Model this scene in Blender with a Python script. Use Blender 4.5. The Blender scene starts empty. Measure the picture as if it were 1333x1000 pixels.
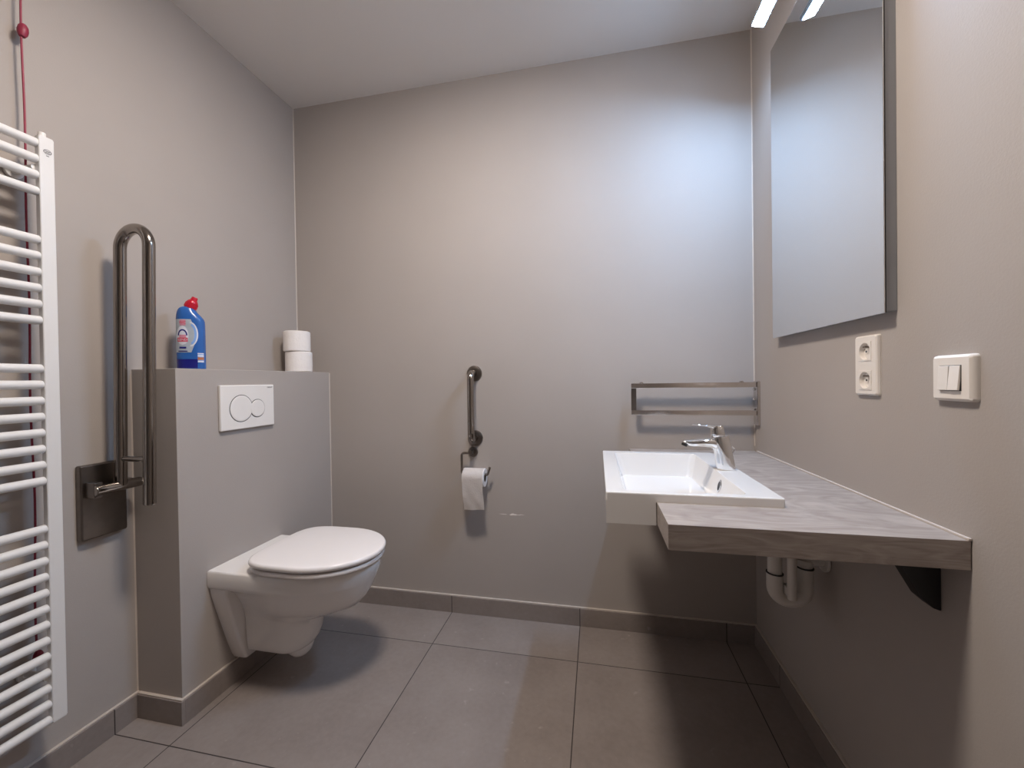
import bpy, bmesh, math, random
from mathutils import Vector, Matrix

S = bpy.context.scene
COL = S.collection
PI = math.pi
random.seed(4)

# ------------------------------------------------------------------ room
W, H = 2.1406, 2.5064
REAR = -3.30
BX, BY, BZ = 0.1819, -0.7686, 1.1518       # boxed-in cistern: depth, far side, top
BT, BH = 0.012, 0.0776                     # skirting tile
GX, GY = 0.8237, -0.2441                   # floor joint origin
TILE = 0.6

# ------------------------------------------------------------------ nodes
def mat(name, col, rough=0.5, metal=0.0, spec=0.5, coat=0.0, var=0.0, vscale=8.0, bump=0.0, bscale=120.0,
        emis=None, estr=0.0, stretch=None):
    m = bpy.data.materials.new(name); m.use_nodes = True
    nt = m.node_tree; N = nt.nodes; L = nt.links
    b = N['Principled BSDF']
    b.inputs['Base Color'].default_value = (*col, 1)
    b.inputs['Roughness'].default_value = rough
    b.inputs['Metallic'].default_value = metal
    b.inputs['Specular IOR Level'].default_value = spec
    b.inputs['Coat Weight'].default_value = coat
    b.inputs['Coat Roughness'].default_value = 0.06
    tc = N.new('ShaderNodeTexCoord'); src = tc.outputs['Object']
    if stretch:
        mp = N.new('ShaderNodeMapping'); mp.inputs['Scale'].default_value = stretch
        L.new(src, mp.inputs['Vector']); src = mp.outputs['Vector']
    if var > 0:
        n = N.new('ShaderNodeTexNoise'); n.inputs['Scale'].default_value = vscale; n.inputs['Detail'].default_value = 4
        L.new(src, n.inputs['Vector'])
        r = N.new('ShaderNodeValToRGB')
        r.color_ramp.elements[0].position = 0.3; r.color_ramp.elements[1].position = 0.7
        r.color_ramp.elements[0].color = (*[c * (1 - var) for c in col], 1)
        r.color_ramp.elements[1].color = (*[min(1, c * (1 + var)) for c in col], 1)
        L.new(n.outputs['Fac'], r.inputs['Fac']); L.new(r.outputs['Color'], b.inputs['Base Color'])
    if bump > 0:
        n2 = N.new('ShaderNodeTexNoise'); n2.inputs['Scale'].default_value = bscale; n2.inputs['Detail'].default_value = 3
        L.new(src, n2.inputs['Vector'])
        bp = N.new('ShaderNodeBump'); bp.inputs['Strength'].default_value = bump; bp.inputs['Distance'].default_value = 0.002
        L.new(n2.outputs['Fac'], bp.inputs['Height']); L.new(bp.outputs['Normal'], b.inputs['Normal'])
    if emis:
        b.inputs['Emission Color'].default_value = (*emis, 1); b.inputs['Emission Strength'].default_value = estr
    return m

def mth(nt, op, a, b=None, c=None, clamp=False):
    n = nt.nodes.new('ShaderNodeMath'); n.operation = op; n.use_clamp = clamp
    for i, v in enumerate((a, b, c)):
        if v is None: continue
        if isinstance(v, (int, float)): n.inputs[i].default_value = v
        else: nt.links.new(v, n.inputs[i])
    return n.outputs[0]

def mixc(nt, fac, a, b):
    n = nt.nodes.new('ShaderNodeMix'); n.data_type = 'RGBA'
    if isinstance(fac, (int, float)): n.inputs[0].default_value = fac
    else: nt.links.new(fac, n.inputs[0])
    for i, v in ((6, a), (7, b)):
        if isinstance(v, tuple): n.inputs[i].default_value = (*v, 1)
        else: nt.links.new(v, n.inputs[i])
    return n.outputs[2]

def tile_mat(name, use_x, use_y, grout=0.0032):
    m = bpy.data.materials.new(name); m.use_nodes = True
    nt = m.node_tree; N = nt.nodes; L = nt.links; b = N['Principled BSDF']
    tc = N.new('ShaderNodeTexCoord'); sep = N.new('ShaderNodeSeparateXYZ'); L.new(tc.outputs['Object'], sep.inputs[0])
    lines = []; ids = []
    for use, ax, o in ((use_x, 0, GX), (use_y, 1, GY)):
        if not use: continue
        t = mth(nt, 'DIVIDE', mth(nt, 'SUBTRACT', sep.outputs[ax], o - 6.0), TILE)
        ids.append(mth(nt, 'FLOOR', t))
        fr = mth(nt, 'FRACT', t)
        d = mth(nt, 'MINIMUM', fr, mth(nt, 'SUBTRACT', 1.0, fr))
        lines.append(mth(nt, 'LESS_THAN', d, grout / 2 / TILE))
    line = lines[0] if len(lines) == 1 else mth(nt, 'MAXIMUM', lines[0], lines[1])
    idv = ids[0] if len(ids) == 1 else mth(nt, 'ADD', mth(nt, 'MULTIPLY', ids[0], 7.31), mth(nt, 'MULTIPLY', ids[1], 3.17))
    wn = N.new('ShaderNodeTexWhiteNoise'); wn.noise_dimensions = '1D'; L.new(idv, wn.inputs['W'])
    off = N.new('ShaderNodeVectorMath'); off.operation = 'MULTIPLY_ADD'
    L.new(wn.outputs['Color'], off.inputs[0]); off.inputs[1].default_value = (9, 9, 9); L.new(tc.outputs['Object'], off.inputs[2])
    n1 = N.new('ShaderNodeTexNoise'); n1.inputs['Scale'].default_value = 3.2; n1.inputs['Detail'].default_value = 7; n1.inputs['Roughness'].default_value = 0.6
    L.new(off.outputs[0], n1.inputs['Vector'])
    n2 = N.new('ShaderNodeTexNoise'); n2.inputs['Scale'].default_value = 60; n2.inputs['Detail'].default_value = 4
    L.new(off.outputs[0], n2.inputs['Vector'])
    r = N.new('ShaderNodeValToRGB'); e = r.color_ramp.elements
    e[0].position = 0.3; e[0].color = (0.205, 0.172, 0.156, 1); e[1].position = 0.72; e[1].color = (0.285, 0.247, 0.228, 1)
    L.new(mth(nt, 'ADD', mth(nt, 'MULTIPLY', n1.outputs['Fac'], 0.75), mth(nt, 'MULTIPLY', n2.outputs['Fac'], 0.25)), r.inputs['Fac'])
    # small pale lime specks
    n3 = N.new('ShaderNodeTexNoise'); n3.inputs['Scale'].default_value = 34; n3.inputs['Detail'].default_value = 2
    L.new(off.outputs[0], n3.inputs['Vector'])
    speck = mth(nt, 'MULTIPLY', mth(nt, 'SUBTRACT', n3.outputs['Fac'], 0.70, clamp=True), 4.0, clamp=True)
    c = mixc(nt, speck, r.outputs['Color'], (0.42, 0.37, 0.34))
    c = mixc(nt, line, c, (0.035, 0.028, 0.026))
    L.new(c, b.inputs['Base Color'])
    b.inputs['Roughness'].default_value = 0.52; b.inputs['Specular IOR Level'].default_value = 0.35
    bp = N.new('ShaderNodeBump'); bp.inputs['Strength'].default_value = 0.12; bp.inputs['Distance'].default_value = 0.002
    L.new(mth(nt, 'SUBTRACT', n2.outputs['Fac'], mth(nt, 'MULTIPLY', line, 2.0)), bp.inputs['Height'])
    L.new(bp.outputs['Normal'], b.inputs['Normal'])
    return m

WALLC = (0.385, 0.348, 0.322)
M = {}
M['paint'] = mat('wall paint', WALLC, 0.72, spec=0.25, var=0.02, vscale=3, bump=0.12, bscale=220)
M['ceiling'] = mat('ceiling paint', (0.80, 0.775, 0.75), 0.85, spec=0.2, var=0.015, vscale=2, bump=0.08, bscale=180)
M['tile'] = tile_mat('floor tile', True, True)
M['skx'] = tile_mat('skirting tile along back', True, False)
M['sky'] = tile_mat('skirting tile along side', False, True)
M['bead'] = mat('pale sealant', (0.52, 0.46, 0.41), 0.6, var=0.04, vscale=30)
M['ceramic'] = mat('white ceramic', (0.80, 0.775, 0.755), 0.10, spec=0.55, coat=0.3, var=0.008, vscale=4)
M['basin'] = mat('white basin ceramic', (0.71, 0.695, 0.68), 0.12, spec=0.5, coat=0.3, var=0.008, vscale=4)
M['seat'] = mat('white plastic seat', (0.80, 0.765, 0.755), 0.22, spec=0.5, var=0.008, vscale=5)
M['plastic'] = mat('white plastic', (0.78, 0.755, 0.73), 0.3, var=0.01, vscale=12)
M['cream'] = mat('cream switch plastic', (0.76, 0.715, 0.665), 0.35, var=0.01, vscale=12)
M['radiator'] = mat('white enamel', (0.70, 0.69, 0.68), 0.28, var=0.01, vscale=9)
M['steel'] = mat('brushed stainless steel', (0.34, 0.31, 0.285), 0.15, metal=1.0, var=0.08, vscale=40, stretch=(1, 1, 0.05))
M['dsteel'] = mat('dark satin steel', (0.20, 0.175, 0.155), 0.33, metal=1.0, var=0.08, vscale=30)
M['chrome'] = mat('polished chrome', (0.80, 0.80, 0.80), 0.05, metal=1.0, var=0.01, vscale=10)
M['rackchrome'] = mat('dull chrome', (0.70, 0.66, 0.635), 0.12, metal=1.0, var=0.05, vscale=14)
M['mirror'] = mat('mirror glass', (0.86, 0.875, 0.88), 0.012, metal=1.0, var=0.004, vscale=3)
M['alu'] = mat('grey aluminium', (0.32, 0.335, 0.36), 0.4, metal=0.6, var=0.03, vscale=12)
M['black'] = mat('black plastic', (0.012, 0.012, 0.013), 0.45, var=0.1, vscale=20)
M['blackmetal'] = mat('black painted steel', (0.010, 0.010, 0.011), 0.5, var=0.1, vscale=20)
M['dark'] = mat('dark gap', (0.03, 0.028, 0.026), 0.6, var=0.1, vscale=20)
M['grey_print'] = mat('grey print', (0.16, 0.15, 0.15), 0.5, var=0.05, vscale=60)
M['paper'] = mat('toilet paper', (0.82, 0.785, 0.765), 0.95, spec=0.1, var=0.02, vscale=60, bump=0.5, bscale=160)
M['card'] = mat('grey cardboard', (0.16, 0.13, 0.11), 0.9, var=0.06, vscale=60)
M['red_cord'] = mat('red nylon', (0.25, 0.020, 0.048), 0.5, var=0.08, vscale=90)
M['trap'] = mat('grey white pvc', (0.62, 0.59, 0.55), 0.35, var=0.02, vscale=20)
M['seal'] = mat('black rubber', (0.015, 0.014, 0.013), 0.6, var=0.1, vscale=40)
M['bottle'] = mat('blue bottle plastic', (0.024, 0.110, 0.37), 0.25, spec=0.5, var=0.03, vscale=20)
M['navy'] = mat('navy print', (0.010, 0.012, 0.17), 0.3, var=0.05, vscale=40)
M['silver'] = mat('silver label', (0.46, 0.52, 0.58), 0.38, metal=0.25, var=0.05, vscale=70)
M['lwhite'] = mat('white print', (0.66, 0.68, 0.74), 0.4, var=0.02, vscale=60)
M['lblue'] = mat('pale blue print', (0.22, 0.38, 0.72), 0.4, var=0.05, vscale=60)
M['lred'] = mat('red print', (0.60, 0.05, 0.10), 0.4, var=0.04, vscale=60)
M['lpink'] = mat('pink print', (0.60, 0.25, 0.33), 0.4, var=0.04, vscale=60)
M['lorange'] = mat('brown orange print', (0.42, 0.15, 0.06), 0.4, var=0.04, vscale=60)
M['cap'] = mat('red cap plastic', (0.46, 0.006, 0.024), 0.3, var=0.04, vscale=40)
M['door'] = mat('door paint', (0.60, 0.58, 0.55), 0.45, var=0.02, vscale=3)
M['lamp_ceiling'] = mat('lamp diffuser', (0.9, 0.9, 0.88), 0.5, var=0.005, vscale=4, emis=(1.0, 0.89, 0.80), estr=157.0)
M['lamp_mirror'] = mat('light strip', (0.9, 0.9, 0.9), 0.5, var=0.005, vscale=4, emis=(0.40, 0.64, 1.0), estr=365.0)

def counter_mat():
    m = bpy.data.materials.new('grey oak laminate'); m.use_nodes = True
    nt = m.node_tree; N = nt.nodes; L = nt.links; b = N['Principled BSDF']
    tc = N.new('ShaderNodeTexCoord')
    mp = N.new('ShaderNodeMapping'); mp.inputs['Scale'].default_value = (2.2, 4.6, 13.0)
    L.new(tc.outputs['Object'], mp.inputs['Vector'])
    n = N.new('ShaderNodeTexNoise'); n.inputs['Scale'].default_value = 3.0; n.inputs['Detail'].default_value = 6; n.inputs['Distortion'].default_value = 2.6
    L.new(mp.outputs[0], n.inputs['Vector'])
    mp2 = N.new('ShaderNodeMapping'); mp2.inputs['Scale'].default_value = (1.5, 26.0, 60.0)
    L.new(tc.outputs['Object'], mp2.inputs['Vector'])
    n2 = N.new('ShaderNodeTexNoise'); n2.inputs['Scale'].default_value = 5.0; n2.inputs['Detail'].default_value = 4; n2.inputs['Distortion'].default_value = 0.6
    L.new(mp2.outputs[0], n2.inputs['Vector'])
    f = mth(nt, 'ADD', mth(nt, 'MULTIPLY', n.outputs['Fac'], 0.74), mth(nt, 'MULTIPLY', n2.outputs['Fac'], 0.26))
    r = N.new('ShaderNodeValToRGB'); e = r.color_ramp.elements
    e[0].position = 0.30; e[0].color = (0.235, 0.193, 0.171, 1)
    e[1].position = 0.70; e[1].color = (0.42, 0.37, 0.335, 1)
    k = r.color_ramp.elements.new(0.47); k.color = (0.310, 0.266, 0.238, 1)
    L.new(f, r.inputs['Fac']); L.new(r.outputs['Color'], b.inputs['Base Color'])
    b.inputs['Roughness'].default_value = 0.42; b.inputs['Specular IOR Level'].default_value = 0.45
    bp = N.new('ShaderNodeBump'); bp.inputs['Strength'].default_value = 0.1; bp.inputs['Distance'].default_value = 0.001
    L.new(f, bp.inputs['Height']); L.new(bp.outputs['Normal'], b.inputs['Normal'])
    return m
M['counter'] = counter_mat()

def scuffed_paint():
    """the same paint with the chipped pale scuff right of the paper holder"""
    m = M['paint'].copy(); m.name = 'wall paint with scuff'
    nt = m.node_tree; N = nt.nodes; L = nt.links; b = N['Principled BSDF']
    old = b.inputs['Base Color'].links[0].from_socket
    tc = N.new('ShaderNodeTexCoord'); sep = N.new('ShaderNodeSeparateXYZ'); L.new(tc.outputs['Object'], sep.inputs[0])
    x, z = sep.outputs[0], sep.outputs[2]
    n = N.new('ShaderNodeTexNoise'); n.inputs['Scale'].default_value = 45; n.inputs['Detail'].default_value = 3
    L.new(tc.outputs['Object'], n.inputs['Vector'])
    zc = mth(nt, 'ADD', mth(nt, 'MULTIPLY', mth(nt, 'SUBTRACT', n.outputs['Fac'], 0.5), 0.012), 0.478)
    dz = mth(nt, 'ABSOLUTE', mth(nt, 'SUBTRACT', z, zc))
    dx = mth(nt, 'ABSOLUTE', mth(nt, 'SUBTRACT', x, 1.118))
    half = mth(nt, 'MULTIPLY', mth(nt, 'SUBTRACT', 1.0, mth(nt, 'DIVIDE', dx, 0.062), clamp=True), 0.0048)
    half = mth(nt, 'MULTIPLY', half, mth(nt, 'MULTIPLY', mth(nt, 'SUBTRACT', n.outputs['Fac'], 0.36, clamp=True), 6.0, clamp=True))
    mask = mth(nt, 'LESS_THAN', dz, half)
    L.new(mixc(nt, mask, old, (0.80, 0.76, 0.72)), b.inputs['Base Color'])
    return m
M['paint_scuff'] = scuffed_paint()

# ------------------------------------------------------------------ mesh helpers
def root_loc(p):
    while p.parent: p = p.parent
    return p.location.copy()

def obj(name, bm, m, parent=None, smooth=35, label=None):
    if parent is not None:
        bmesh.ops.translate(bm, verts=bm.verts, vec=-root_loc(parent))
    bmesh.ops.recalc_face_normals(bm, faces=bm.faces)
    a = math.radians(smooth)
    for f in bm.faces: f.smooth = True
    for e in bm.edges:
        e.smooth = not (len(e.link_faces) == 2 and e.calc_face_angle(0) > a)
    me = bpy.data.meshes.new(name); bm.to_mesh(me); bm.free()
    me.materials.append(m)
    o = bpy.data.objects.new(name, me); COL.objects.link(o)
    wn = o.modifiers.new('weighted normals', 'WEIGHTED_NORMAL'); wn.keep_sharp = True
    if parent is not None: o.parent = parent
    if label: o['label'] = label
    return o

def tag(o, label, cat, group=None):
    o['label'] = label; o['category'] = cat
    if group: o['group'] = group
    return o

def thing(name, label, cat, loc, group=None):
    o = bpy.data.objects.new(name, None); COL.objects.link(o)
    o.empty_display_size = 0.05; o.location = loc
    return tag(o, label, cat, group)

def struct(name, bm, m, parent=None, smooth=35):
    o = obj(name, bm, m, parent, smooth); o['kind'] = 'structure'; return o

def new(): return bmesh.new()

def box(bm, lo, hi, bev=0.0, seg=2, mtx=None):
    t = bmesh.new(); bmesh.ops.create_cube(t, size=1.0)
    c = [(lo[i] + hi[i]) / 2 for i in range(3)]; s = [abs(hi[i] - lo[i]) for i in range(3)]
    for v in t.verts: v.co = Vector((v.co.x * s[0], v.co.y * s[1], v.co.z * s[2]))
    if bev > 0: bmesh.ops.bevel(t, geom=list(t.edges), offset=bev, segments=seg, affect='EDGES', profile=0.5)
    for v in t.verts:
        v.co += Vector(c)
        if mtx is not None: v.co = mtx @ v.co
    merge(bm, t)

def merge(bm, t):
    me = bpy.data.meshes.new('tmp'); t.to_mesh(me); t.free(); bm.from_mesh(me); bpy.data.meshes.remove(me)

def loft(bm, rings, cap0=True, cap1=True, closed=True):
    R = [[bm.verts.new(p) for p in r] for r in rings]
    n = len(R[0])
    for a, b in zip(R[:-1], R[1:]):
        for i in range(n if closed else n - 1):
            j = (i + 1) % n
            bm.faces.new((a[i], a[j], b[j], b[i]))
    if cap0: bm.faces.new(list(reversed(R[0])))
    if cap1: bm.faces.new(R[-1])
    return R

def fillet(pts, r, n=8):
    P = [Vector(p) for p in pts]; out = [P[0]]
    for i in range(1, len(P) - 1):
        a = (P[i - 1] - P[i]); b = (P[i + 1] - P[i])
        la, lb = a.length, b.length; a.normalize(); b.normalize()
        ang = a.angle(b)
        rr = r[i] if isinstance(r, (list, tuple)) else r
        d = min(rr / math.tan(ang / 2), la * 0.499, lb * 0.499)
        rr = d * math.tan(ang / 2)
        c = P[i] + (a + b).normalized() * (rr / math.sin(ang / 2))
        s = P[i] + a * d - c; e = P[i] + b * d - c
        tot = s.angle(e)
        for k in range(n + 1):
            t = k / n
            v = (s * math.sin((1 - t) * tot) + e * math.sin(t * tot)) / math.sin(tot)
            out.append(c + v)
    out.append(P[-1]); return out

def tube(bm, path, r, n=20, rr=None, cap=True):
    P = [Vector(p) for p in path]
    t0 = (P[1] - P[0]).normalized()
    u = t0.orthogonal().normalized(); rings = []
    prev = t0
    for i, p in enumerate(P):
        if i == 0: t = t0
        elif i == len(P) - 1: t = (P[-1] - P[-2]).normalized()
        else: t = ((P[i + 1] - p).normalized() + (p - P[i - 1]).normalized()).normalized()
        q = prev.rotation_difference(t); u = (q @ u); u = (u - t * u.dot(t)).normalized(); prev = t
        v = t.cross(u)
        ra = rr[i] if rr else r
        rings.append([p + (u * math.cos(2 * PI * k / n) + v * math.sin(2 * PI * k / n)) * ra for k in range(n)])
    loft(bm, rings, cap, cap)

def cyl(bm, a, b, r, n=28, bev=0.0):
    a, b = Vector(a), Vector(b); d = (b - a).normalized()
    if bev > 0:
        s = bev * 0.3
        tube(bm, [a, a + d * s, a + d * bev, b - d * bev, b - d * s, b], r, n, [r - bev, r - bev * 0.3, r, r, r - bev * 0.3, r - bev])
    else: tube(bm, [a, b], r, n)

def lathe(bm, prof, origin, axis, n=36, cap0=True, cap1=True):
    ax = Vector(axis).normalized(); u = ax.orthogonal().normalized(); v = ax.cross(u); o = Vector(origin)
    rings = [[o + ax * h + (u * math.cos(2 * PI * k / n) + v * math.sin(2 * PI * k / n)) * max(r, 1e-5) for k in range(n)] for r, h in prof]
    loft(bm, rings, cap0, cap1)

def prism(bm, poly, axis, lo, hi, bev=0.0):
    """poly: 2-D points in the two axes left over (cyclic order), extruded along axis"""
    t = bmesh.new(); i = 'xyz'.index(axis)
    def mk(p, h):
        q = [0, 0, 0]; q[i] = h; rest = [k for k in range(3) if k != i]; q[rest[0]], q[rest[1]] = p; return q
    loft(t, [[mk(p, lo) for p in poly], [mk(p, hi) for p in poly]])
    bmesh.ops.recalc_face_normals(t, faces=t.faces)
    if bev > 0: bmesh.ops.bevel(t, geom=list(t.edges), offset=bev, segments=2, affect='EDGES', profile=0.5)
    merge(bm, t)

def rrect(a, b, r, n=6):
    """rounded rectangle outline, half sizes a, b"""
    out = []
    for cx, cy, s in ((a - r, b - r, 0), (-a + r, b - r, 1), (-a + r, -b + r, 2), (a - r, -b + r, 3)):
        for k in range(n + 1):
            t = (s + k / n) * PI / 2
            out.append((cx + r * math.cos(t), cy + r * math.sin(t)))
    return out

# ------------------------------------------------------------------ room shell
def slab(name, lo, hi, m):
    b = new(); box(b, lo, hi); return struct(name, b, m)
T = 0.12
slab('floor', (-T, REAR - T, -0.1), (W + T, T, 0), M['tile'])
slab('ceiling', (-T, REAR - T, H), (W + T, T, H + 0.1), M['ceiling'])
slab('wall_back', (-T, 0, 0), (W + T, T, H), M['paint_scuff'])
slab('wall_left', (-T, REAR, 0), (0, 0, H), M['paint'])
slab('wall_right', (W, REAR, 0), (W + T, 0, H), M['paint'])
DX0, DX1, DH = 0.50, 1.60, 2.12  # doorway opening added so room light escapes into the dark beyond
b = new(); box(b, (-T, REAR - T, 0), (DX0, REAR, H)); box(b, (DX1, REAR - T, 0), (W + T, REAR, H)); box(b, (DX0, REAR - T, DH), (DX1, REAR, H)); struct('wall_rear', b, M['paint'])
# unseen dark corridor behind the camera, added to cut bounce light and darken reflections
CR = REAR - T - 1.6
slab('floor_added_corridor', (-1.0, CR - T, -0.1), (W + 1.0, REAR - T, 0), M['tile'])
slab('ceiling_added_corridor', (-1.0, CR - T, H), (W + 1.0, REAR - T, H + 0.1), M['ceiling'])
slab('wall_added_corridor_far', (-1.0, CR - T, 0), (W + 1.0, CR, H), M['paint'])
slab('wall_added_corridor_left', (-1.0 - T, CR - T, 0), (-1.0, REAR - T, H), M['paint'])
slab('wall_added_corridor_right', (W + 1.0, CR - T, 0), (W + 1.0 + T, REAR - T, H), M['paint'])
b = new(); box(b, (0, BY, 0), (BX, 0, BZ), 0.0025, 2); struct('wall_cistern', b, M['paint'])

def skirt(name, lo, hi, m, bead_lo, bead_hi, k):
    b = new(); box(b, lo, hi, 0.0008, 1); struct(name, b, m)
    b = new(); box(b, bead_lo, bead_hi, 0.0012, 2); struct('trim_%d' % k, b, M['bead'])
q = 0.005
skirt('baseboard_back', (BX, -BT, 0), (W, 0, BH), M['skx'], (BX, -BT * .8, BH), (W, 0, BH + q), 1)
skirt('baseboard_left', (0, REAR, 0), (BT, BY, BH), M['sky'], (0, REAR, BH), (BT * .8, BY, BH + q), 2)
skirt('baseboard_cistern_side', (BT, BY - BT, 0), (BX + BT, BY, BH), M['skx'], (BT, BY - BT * .8, BH), (BX + BT * .8, BY, BH + q), 3)
skirt('baseboard_cistern_front', (BX, BY, 0), (BX + BT, -BT, BH), M['sky'], (BX, BY, BH), (BX + BT * .8, -BT, BH + q), 4)
skirt('baseboard_right', (W - BT, REAR, 0), (W, -BT, BH), M['sky'], (W - BT * .8, REAR, BH), (W, -BT, BH + q), 5)

# pale acrylic beads in the upright corners
for k, (x, y, z0) in enumerate(((0, 0, BZ), (BX, 0, BH + q), (W, 0, 0.815), (0, BY, BH + q))):
    sx = -1 if x == W else 1
    b = new(); prism(b, [(x, y), (x + sx * 0.0032, y), (x, y - 0.0032)], 'z', z0, H if z0 > 0.5 else BZ - 0.003); struct('trim_%d' % (7 + k), b, M['bead'])
# door lining and the leaf swung open into the added corridor
b = new(); box(b, (DX0, REAR - T, 0.0), (DX0 + 0.02, REAR + 0.015, DH), 0.002); box(b, (DX1 - 0.02, REAR - T, 0.0), (DX1, REAR + 0.015, DH), 0.002)
box(b, (DX0, REAR - T, DH - 0.02), (DX1, REAR + 0.015, DH), 0.002); struct('trim_6', b, M['door'])
b = new(); box(b, (DX0 - 0.03, REAR - T - 1.06, 0.006), (DX0 + 0.01, REAR - T - 0.01, DH - 0.025), 0.002); d = struct('door_1', b, M['door'])
b = new(); yy = REAR - T - 0.98
cyl(b, (DX0 + 0.01, yy, 1.05), (DX0 + 0.02, yy, 1.05), 0.026)
tube(b, fillet([(DX0 + 0.015, yy, 1.05), (DX0 + 0.06, yy, 1.05), (DX0 + 0.06, yy + 0.12, 1.05)], 0.015), 0.010)
obj('door_handle', b, M['steel'], d)

# ------------------------------------------------------------------ toilet
TCY = -0.505
def outline(x0, x1, hw, xs, n=26, flat=0.0):
    """plan of a toilet rim: straight back edge at x0, sides to xs, elliptic nose to x1"""
    pts = []
    for k in range(n + 1):
        t = PI / 2 - PI * k / n
        pts.append((xs + (x1 - xs) * (math.cos(t) ** 0.92 if math.cos(t) > 0 else 0), TCY + hw * math.sin(t)))
    m = 5
    for k in range(1, m): pts.append((xs + (x0 - xs) * k / m, TCY - hw * (1 - flat * k / m)))
    pts.append((x0, TCY - hw * (1 - flat)))
    pts.append((x0, TCY + hw * (1 - flat)))
    for k in range(m - 1, 0, -1): pts.append((xs + (x0 - xs) * k / m, TCY + hw * (1 - flat * k / m)))
    return pts
def ring(o, z): return [(x, y, z) for x, y in o]

toilet = thing('toilet', 'white wall-hung toilet with closed lid, fixed to the boxed-in cistern wall', 'toilet', (BX, TCY, 0))
b = new()
X0 = BX + 0.001
# rim band and bowl as one shell
R = []
for z, x1, hw, xs, x0, fl in ((0.452, 0.712, 0.158, 0.43, X0, -0.03), (0.4515, 0.722, 0.166, 0.43, X0, -0.01), (0.446, 0.727, 0.171, 0.43, X0, 0.0),
                          (0.425, 0.726, 0.172, 0.43, X0, 0.0), (0.400, 0.716, 0.170, 0.43, X0, 0.0), (0.390, 0.712, 0.167, 0.43, X0, 0.0),
                          (0.380, 0.707, 0.160, 0.43, X0, 0.06), (0.360, 0.699, 0.153, 0.43, X0 + .02, 0.2), (0.330, 0.682, 0.142, 0.42, X0 + .05, 0.26),
                          (0.300, 0.655, 0.128, 0.41, X0 + .06, 0.26), (0.282, 0.610, 0.112, 0.40, X0 + .06, 0.22), (0.260, 0.552, 0.098, 0.39, X0 + .06, 0.16),
                          (0.246, 0.505, 0.088, 0.38, X0 + .06, 0.1), (0.215, 0.494, 0.082, 0.38, X0 + .06, 0.06), (0.190, 0.490, 0.080, 0.38, X0 + .06, 0.04),
                          (0.160, 0.478, 0.078, 0.38, X0 + .06, 0.03), (0.140, 0.466, 0.075, 0.38, X0 + .06, 0.02), (0.122, 0.448, 0.069, 0.375, X0 + .06, 0.0),
                          (0.114, 0.432, 0.060, 0.37, X0 + .06, 0.0), (0.111, 0.405, 0.045, 0.365, X0 + .06, 0.0)):
    R.append(ring(outline(x0, x1, hw, xs, flat=fl), z))
loft(b, R)
# trap bulge under the nose
lathe(b, [(0.001, 0.0), (0.018, 0.003), (0.032, 0.010), (0.043, 0.024), (0.050, 0.045), (0.053, 0.075)], (0.405, TCY, 0.078), (0, 0, 1), 28)
# wall flange: a wedge that narrows downwards
F = []
for z, hw, x1 in ((0.400, 0.164, 0.252), (0.360, 0.158, 0.246), (0.300, 0.141, 0.243), (0.240, 0.123, 0.241), (0.170, 0.102, 0.240), (0.110, 0.082, 0.240), (0.090, 0.072, 0.236)):
    r = 0.010
    F.append([(X0, TCY - hw, z), (x1 - r, TCY - hw, z), (x1 - r * .3, TCY - hw + r * .3, z), (x1, TCY - hw + r, z),
              (x1, TCY + hw - r, z), (x1 - r * .3, TCY + hw - r * .3, z), (x1 - r, TCY + hw, z), (X0, TCY + hw, z)])
loft(b, F)
obj('bowl', b, M['ceramic'], toilet, 50)

def oval(x0, x1, hw, xs, n=3.0, k=30):
    pts = []
    for i in range(k + 1):
        t = PI / 2 - PI * i / k
        pts.append((xs + (x1 - xs) * math.cos(t), TCY + hw * math.sin(t)))
    for i in range(1, k):
        t = -PI / 2 - PI * i / k
        c, s_ = math.cos(t), math.sin(t)
        pts.append((xs - (xs - x0) * abs(c) ** (2 / n), TCY + hw * math.copysign(abs(s_) ** (2 / n), s_)))
    return pts
def slabloft(bm, x0, x1, hw, xs, z0, z1, fl, dome=0.0, e=0.006):
    def outline(a0, a1, h_, x_, flat=0): return oval(a0, a1, h_, x_, fl)
    rr = []
    for dz, inset in ((0, e), (e * .3, e * .3), (e, 0)):
        rr.append(ring(outline(x0 + inset, x1 - inset, hw - inset, xs, flat=fl), z0 + dz))
    for dz, inset in ((-e, 0), (-e * .3, e * .3), (0, e)):
        rr.append(ring(outline(x0 + inset, x1 - inset, hw - inset, xs, flat=fl), z1 + dz))
    if dome:
        for s, h in ((0.85, .35), (0.6, .75), (0.3, 0.95), (0.05, 1)):
            o = outline(x0 + e, x1 - e, hw - e, xs, flat=fl)
            cx = (x0 + x1) / 2
            rr.append([(cx + (x - cx) * s, TCY + (y - TCY) * s, z1 + dome * h) for x, y in o])
    loft(bm, rr)
b = new(); slabloft(b, 0.316, 0.736, 0.183, 0.520, 0.4575, 0.4735, 4.4, 0.0, 0.005); obj('seat', b, M['seat'], toilet, 50)
b = new(); slabloft(b, 0.310, 0.741, 0.187, 0.520, 0.4775, 0.4985, 4.4, 0.003, 0.008); obj('lid', b, M['seat'], toilet, 50)
for s in (-1, 1):
    b = new(); cyl(b, (0.300, TCY + s * 0.078, 0.4525), (0.300, TCY + s * 0.078, 0.4725), 0.013, 24, 0.003)
    box(b, (0.296, TCY + s * 0.078 - 0.010, 0.460), (0.325, TCY + s * 0.078 + 0.010, 0.4745), 0.003)
    obj('hinge', b, M['chrome'], toilet)
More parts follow.
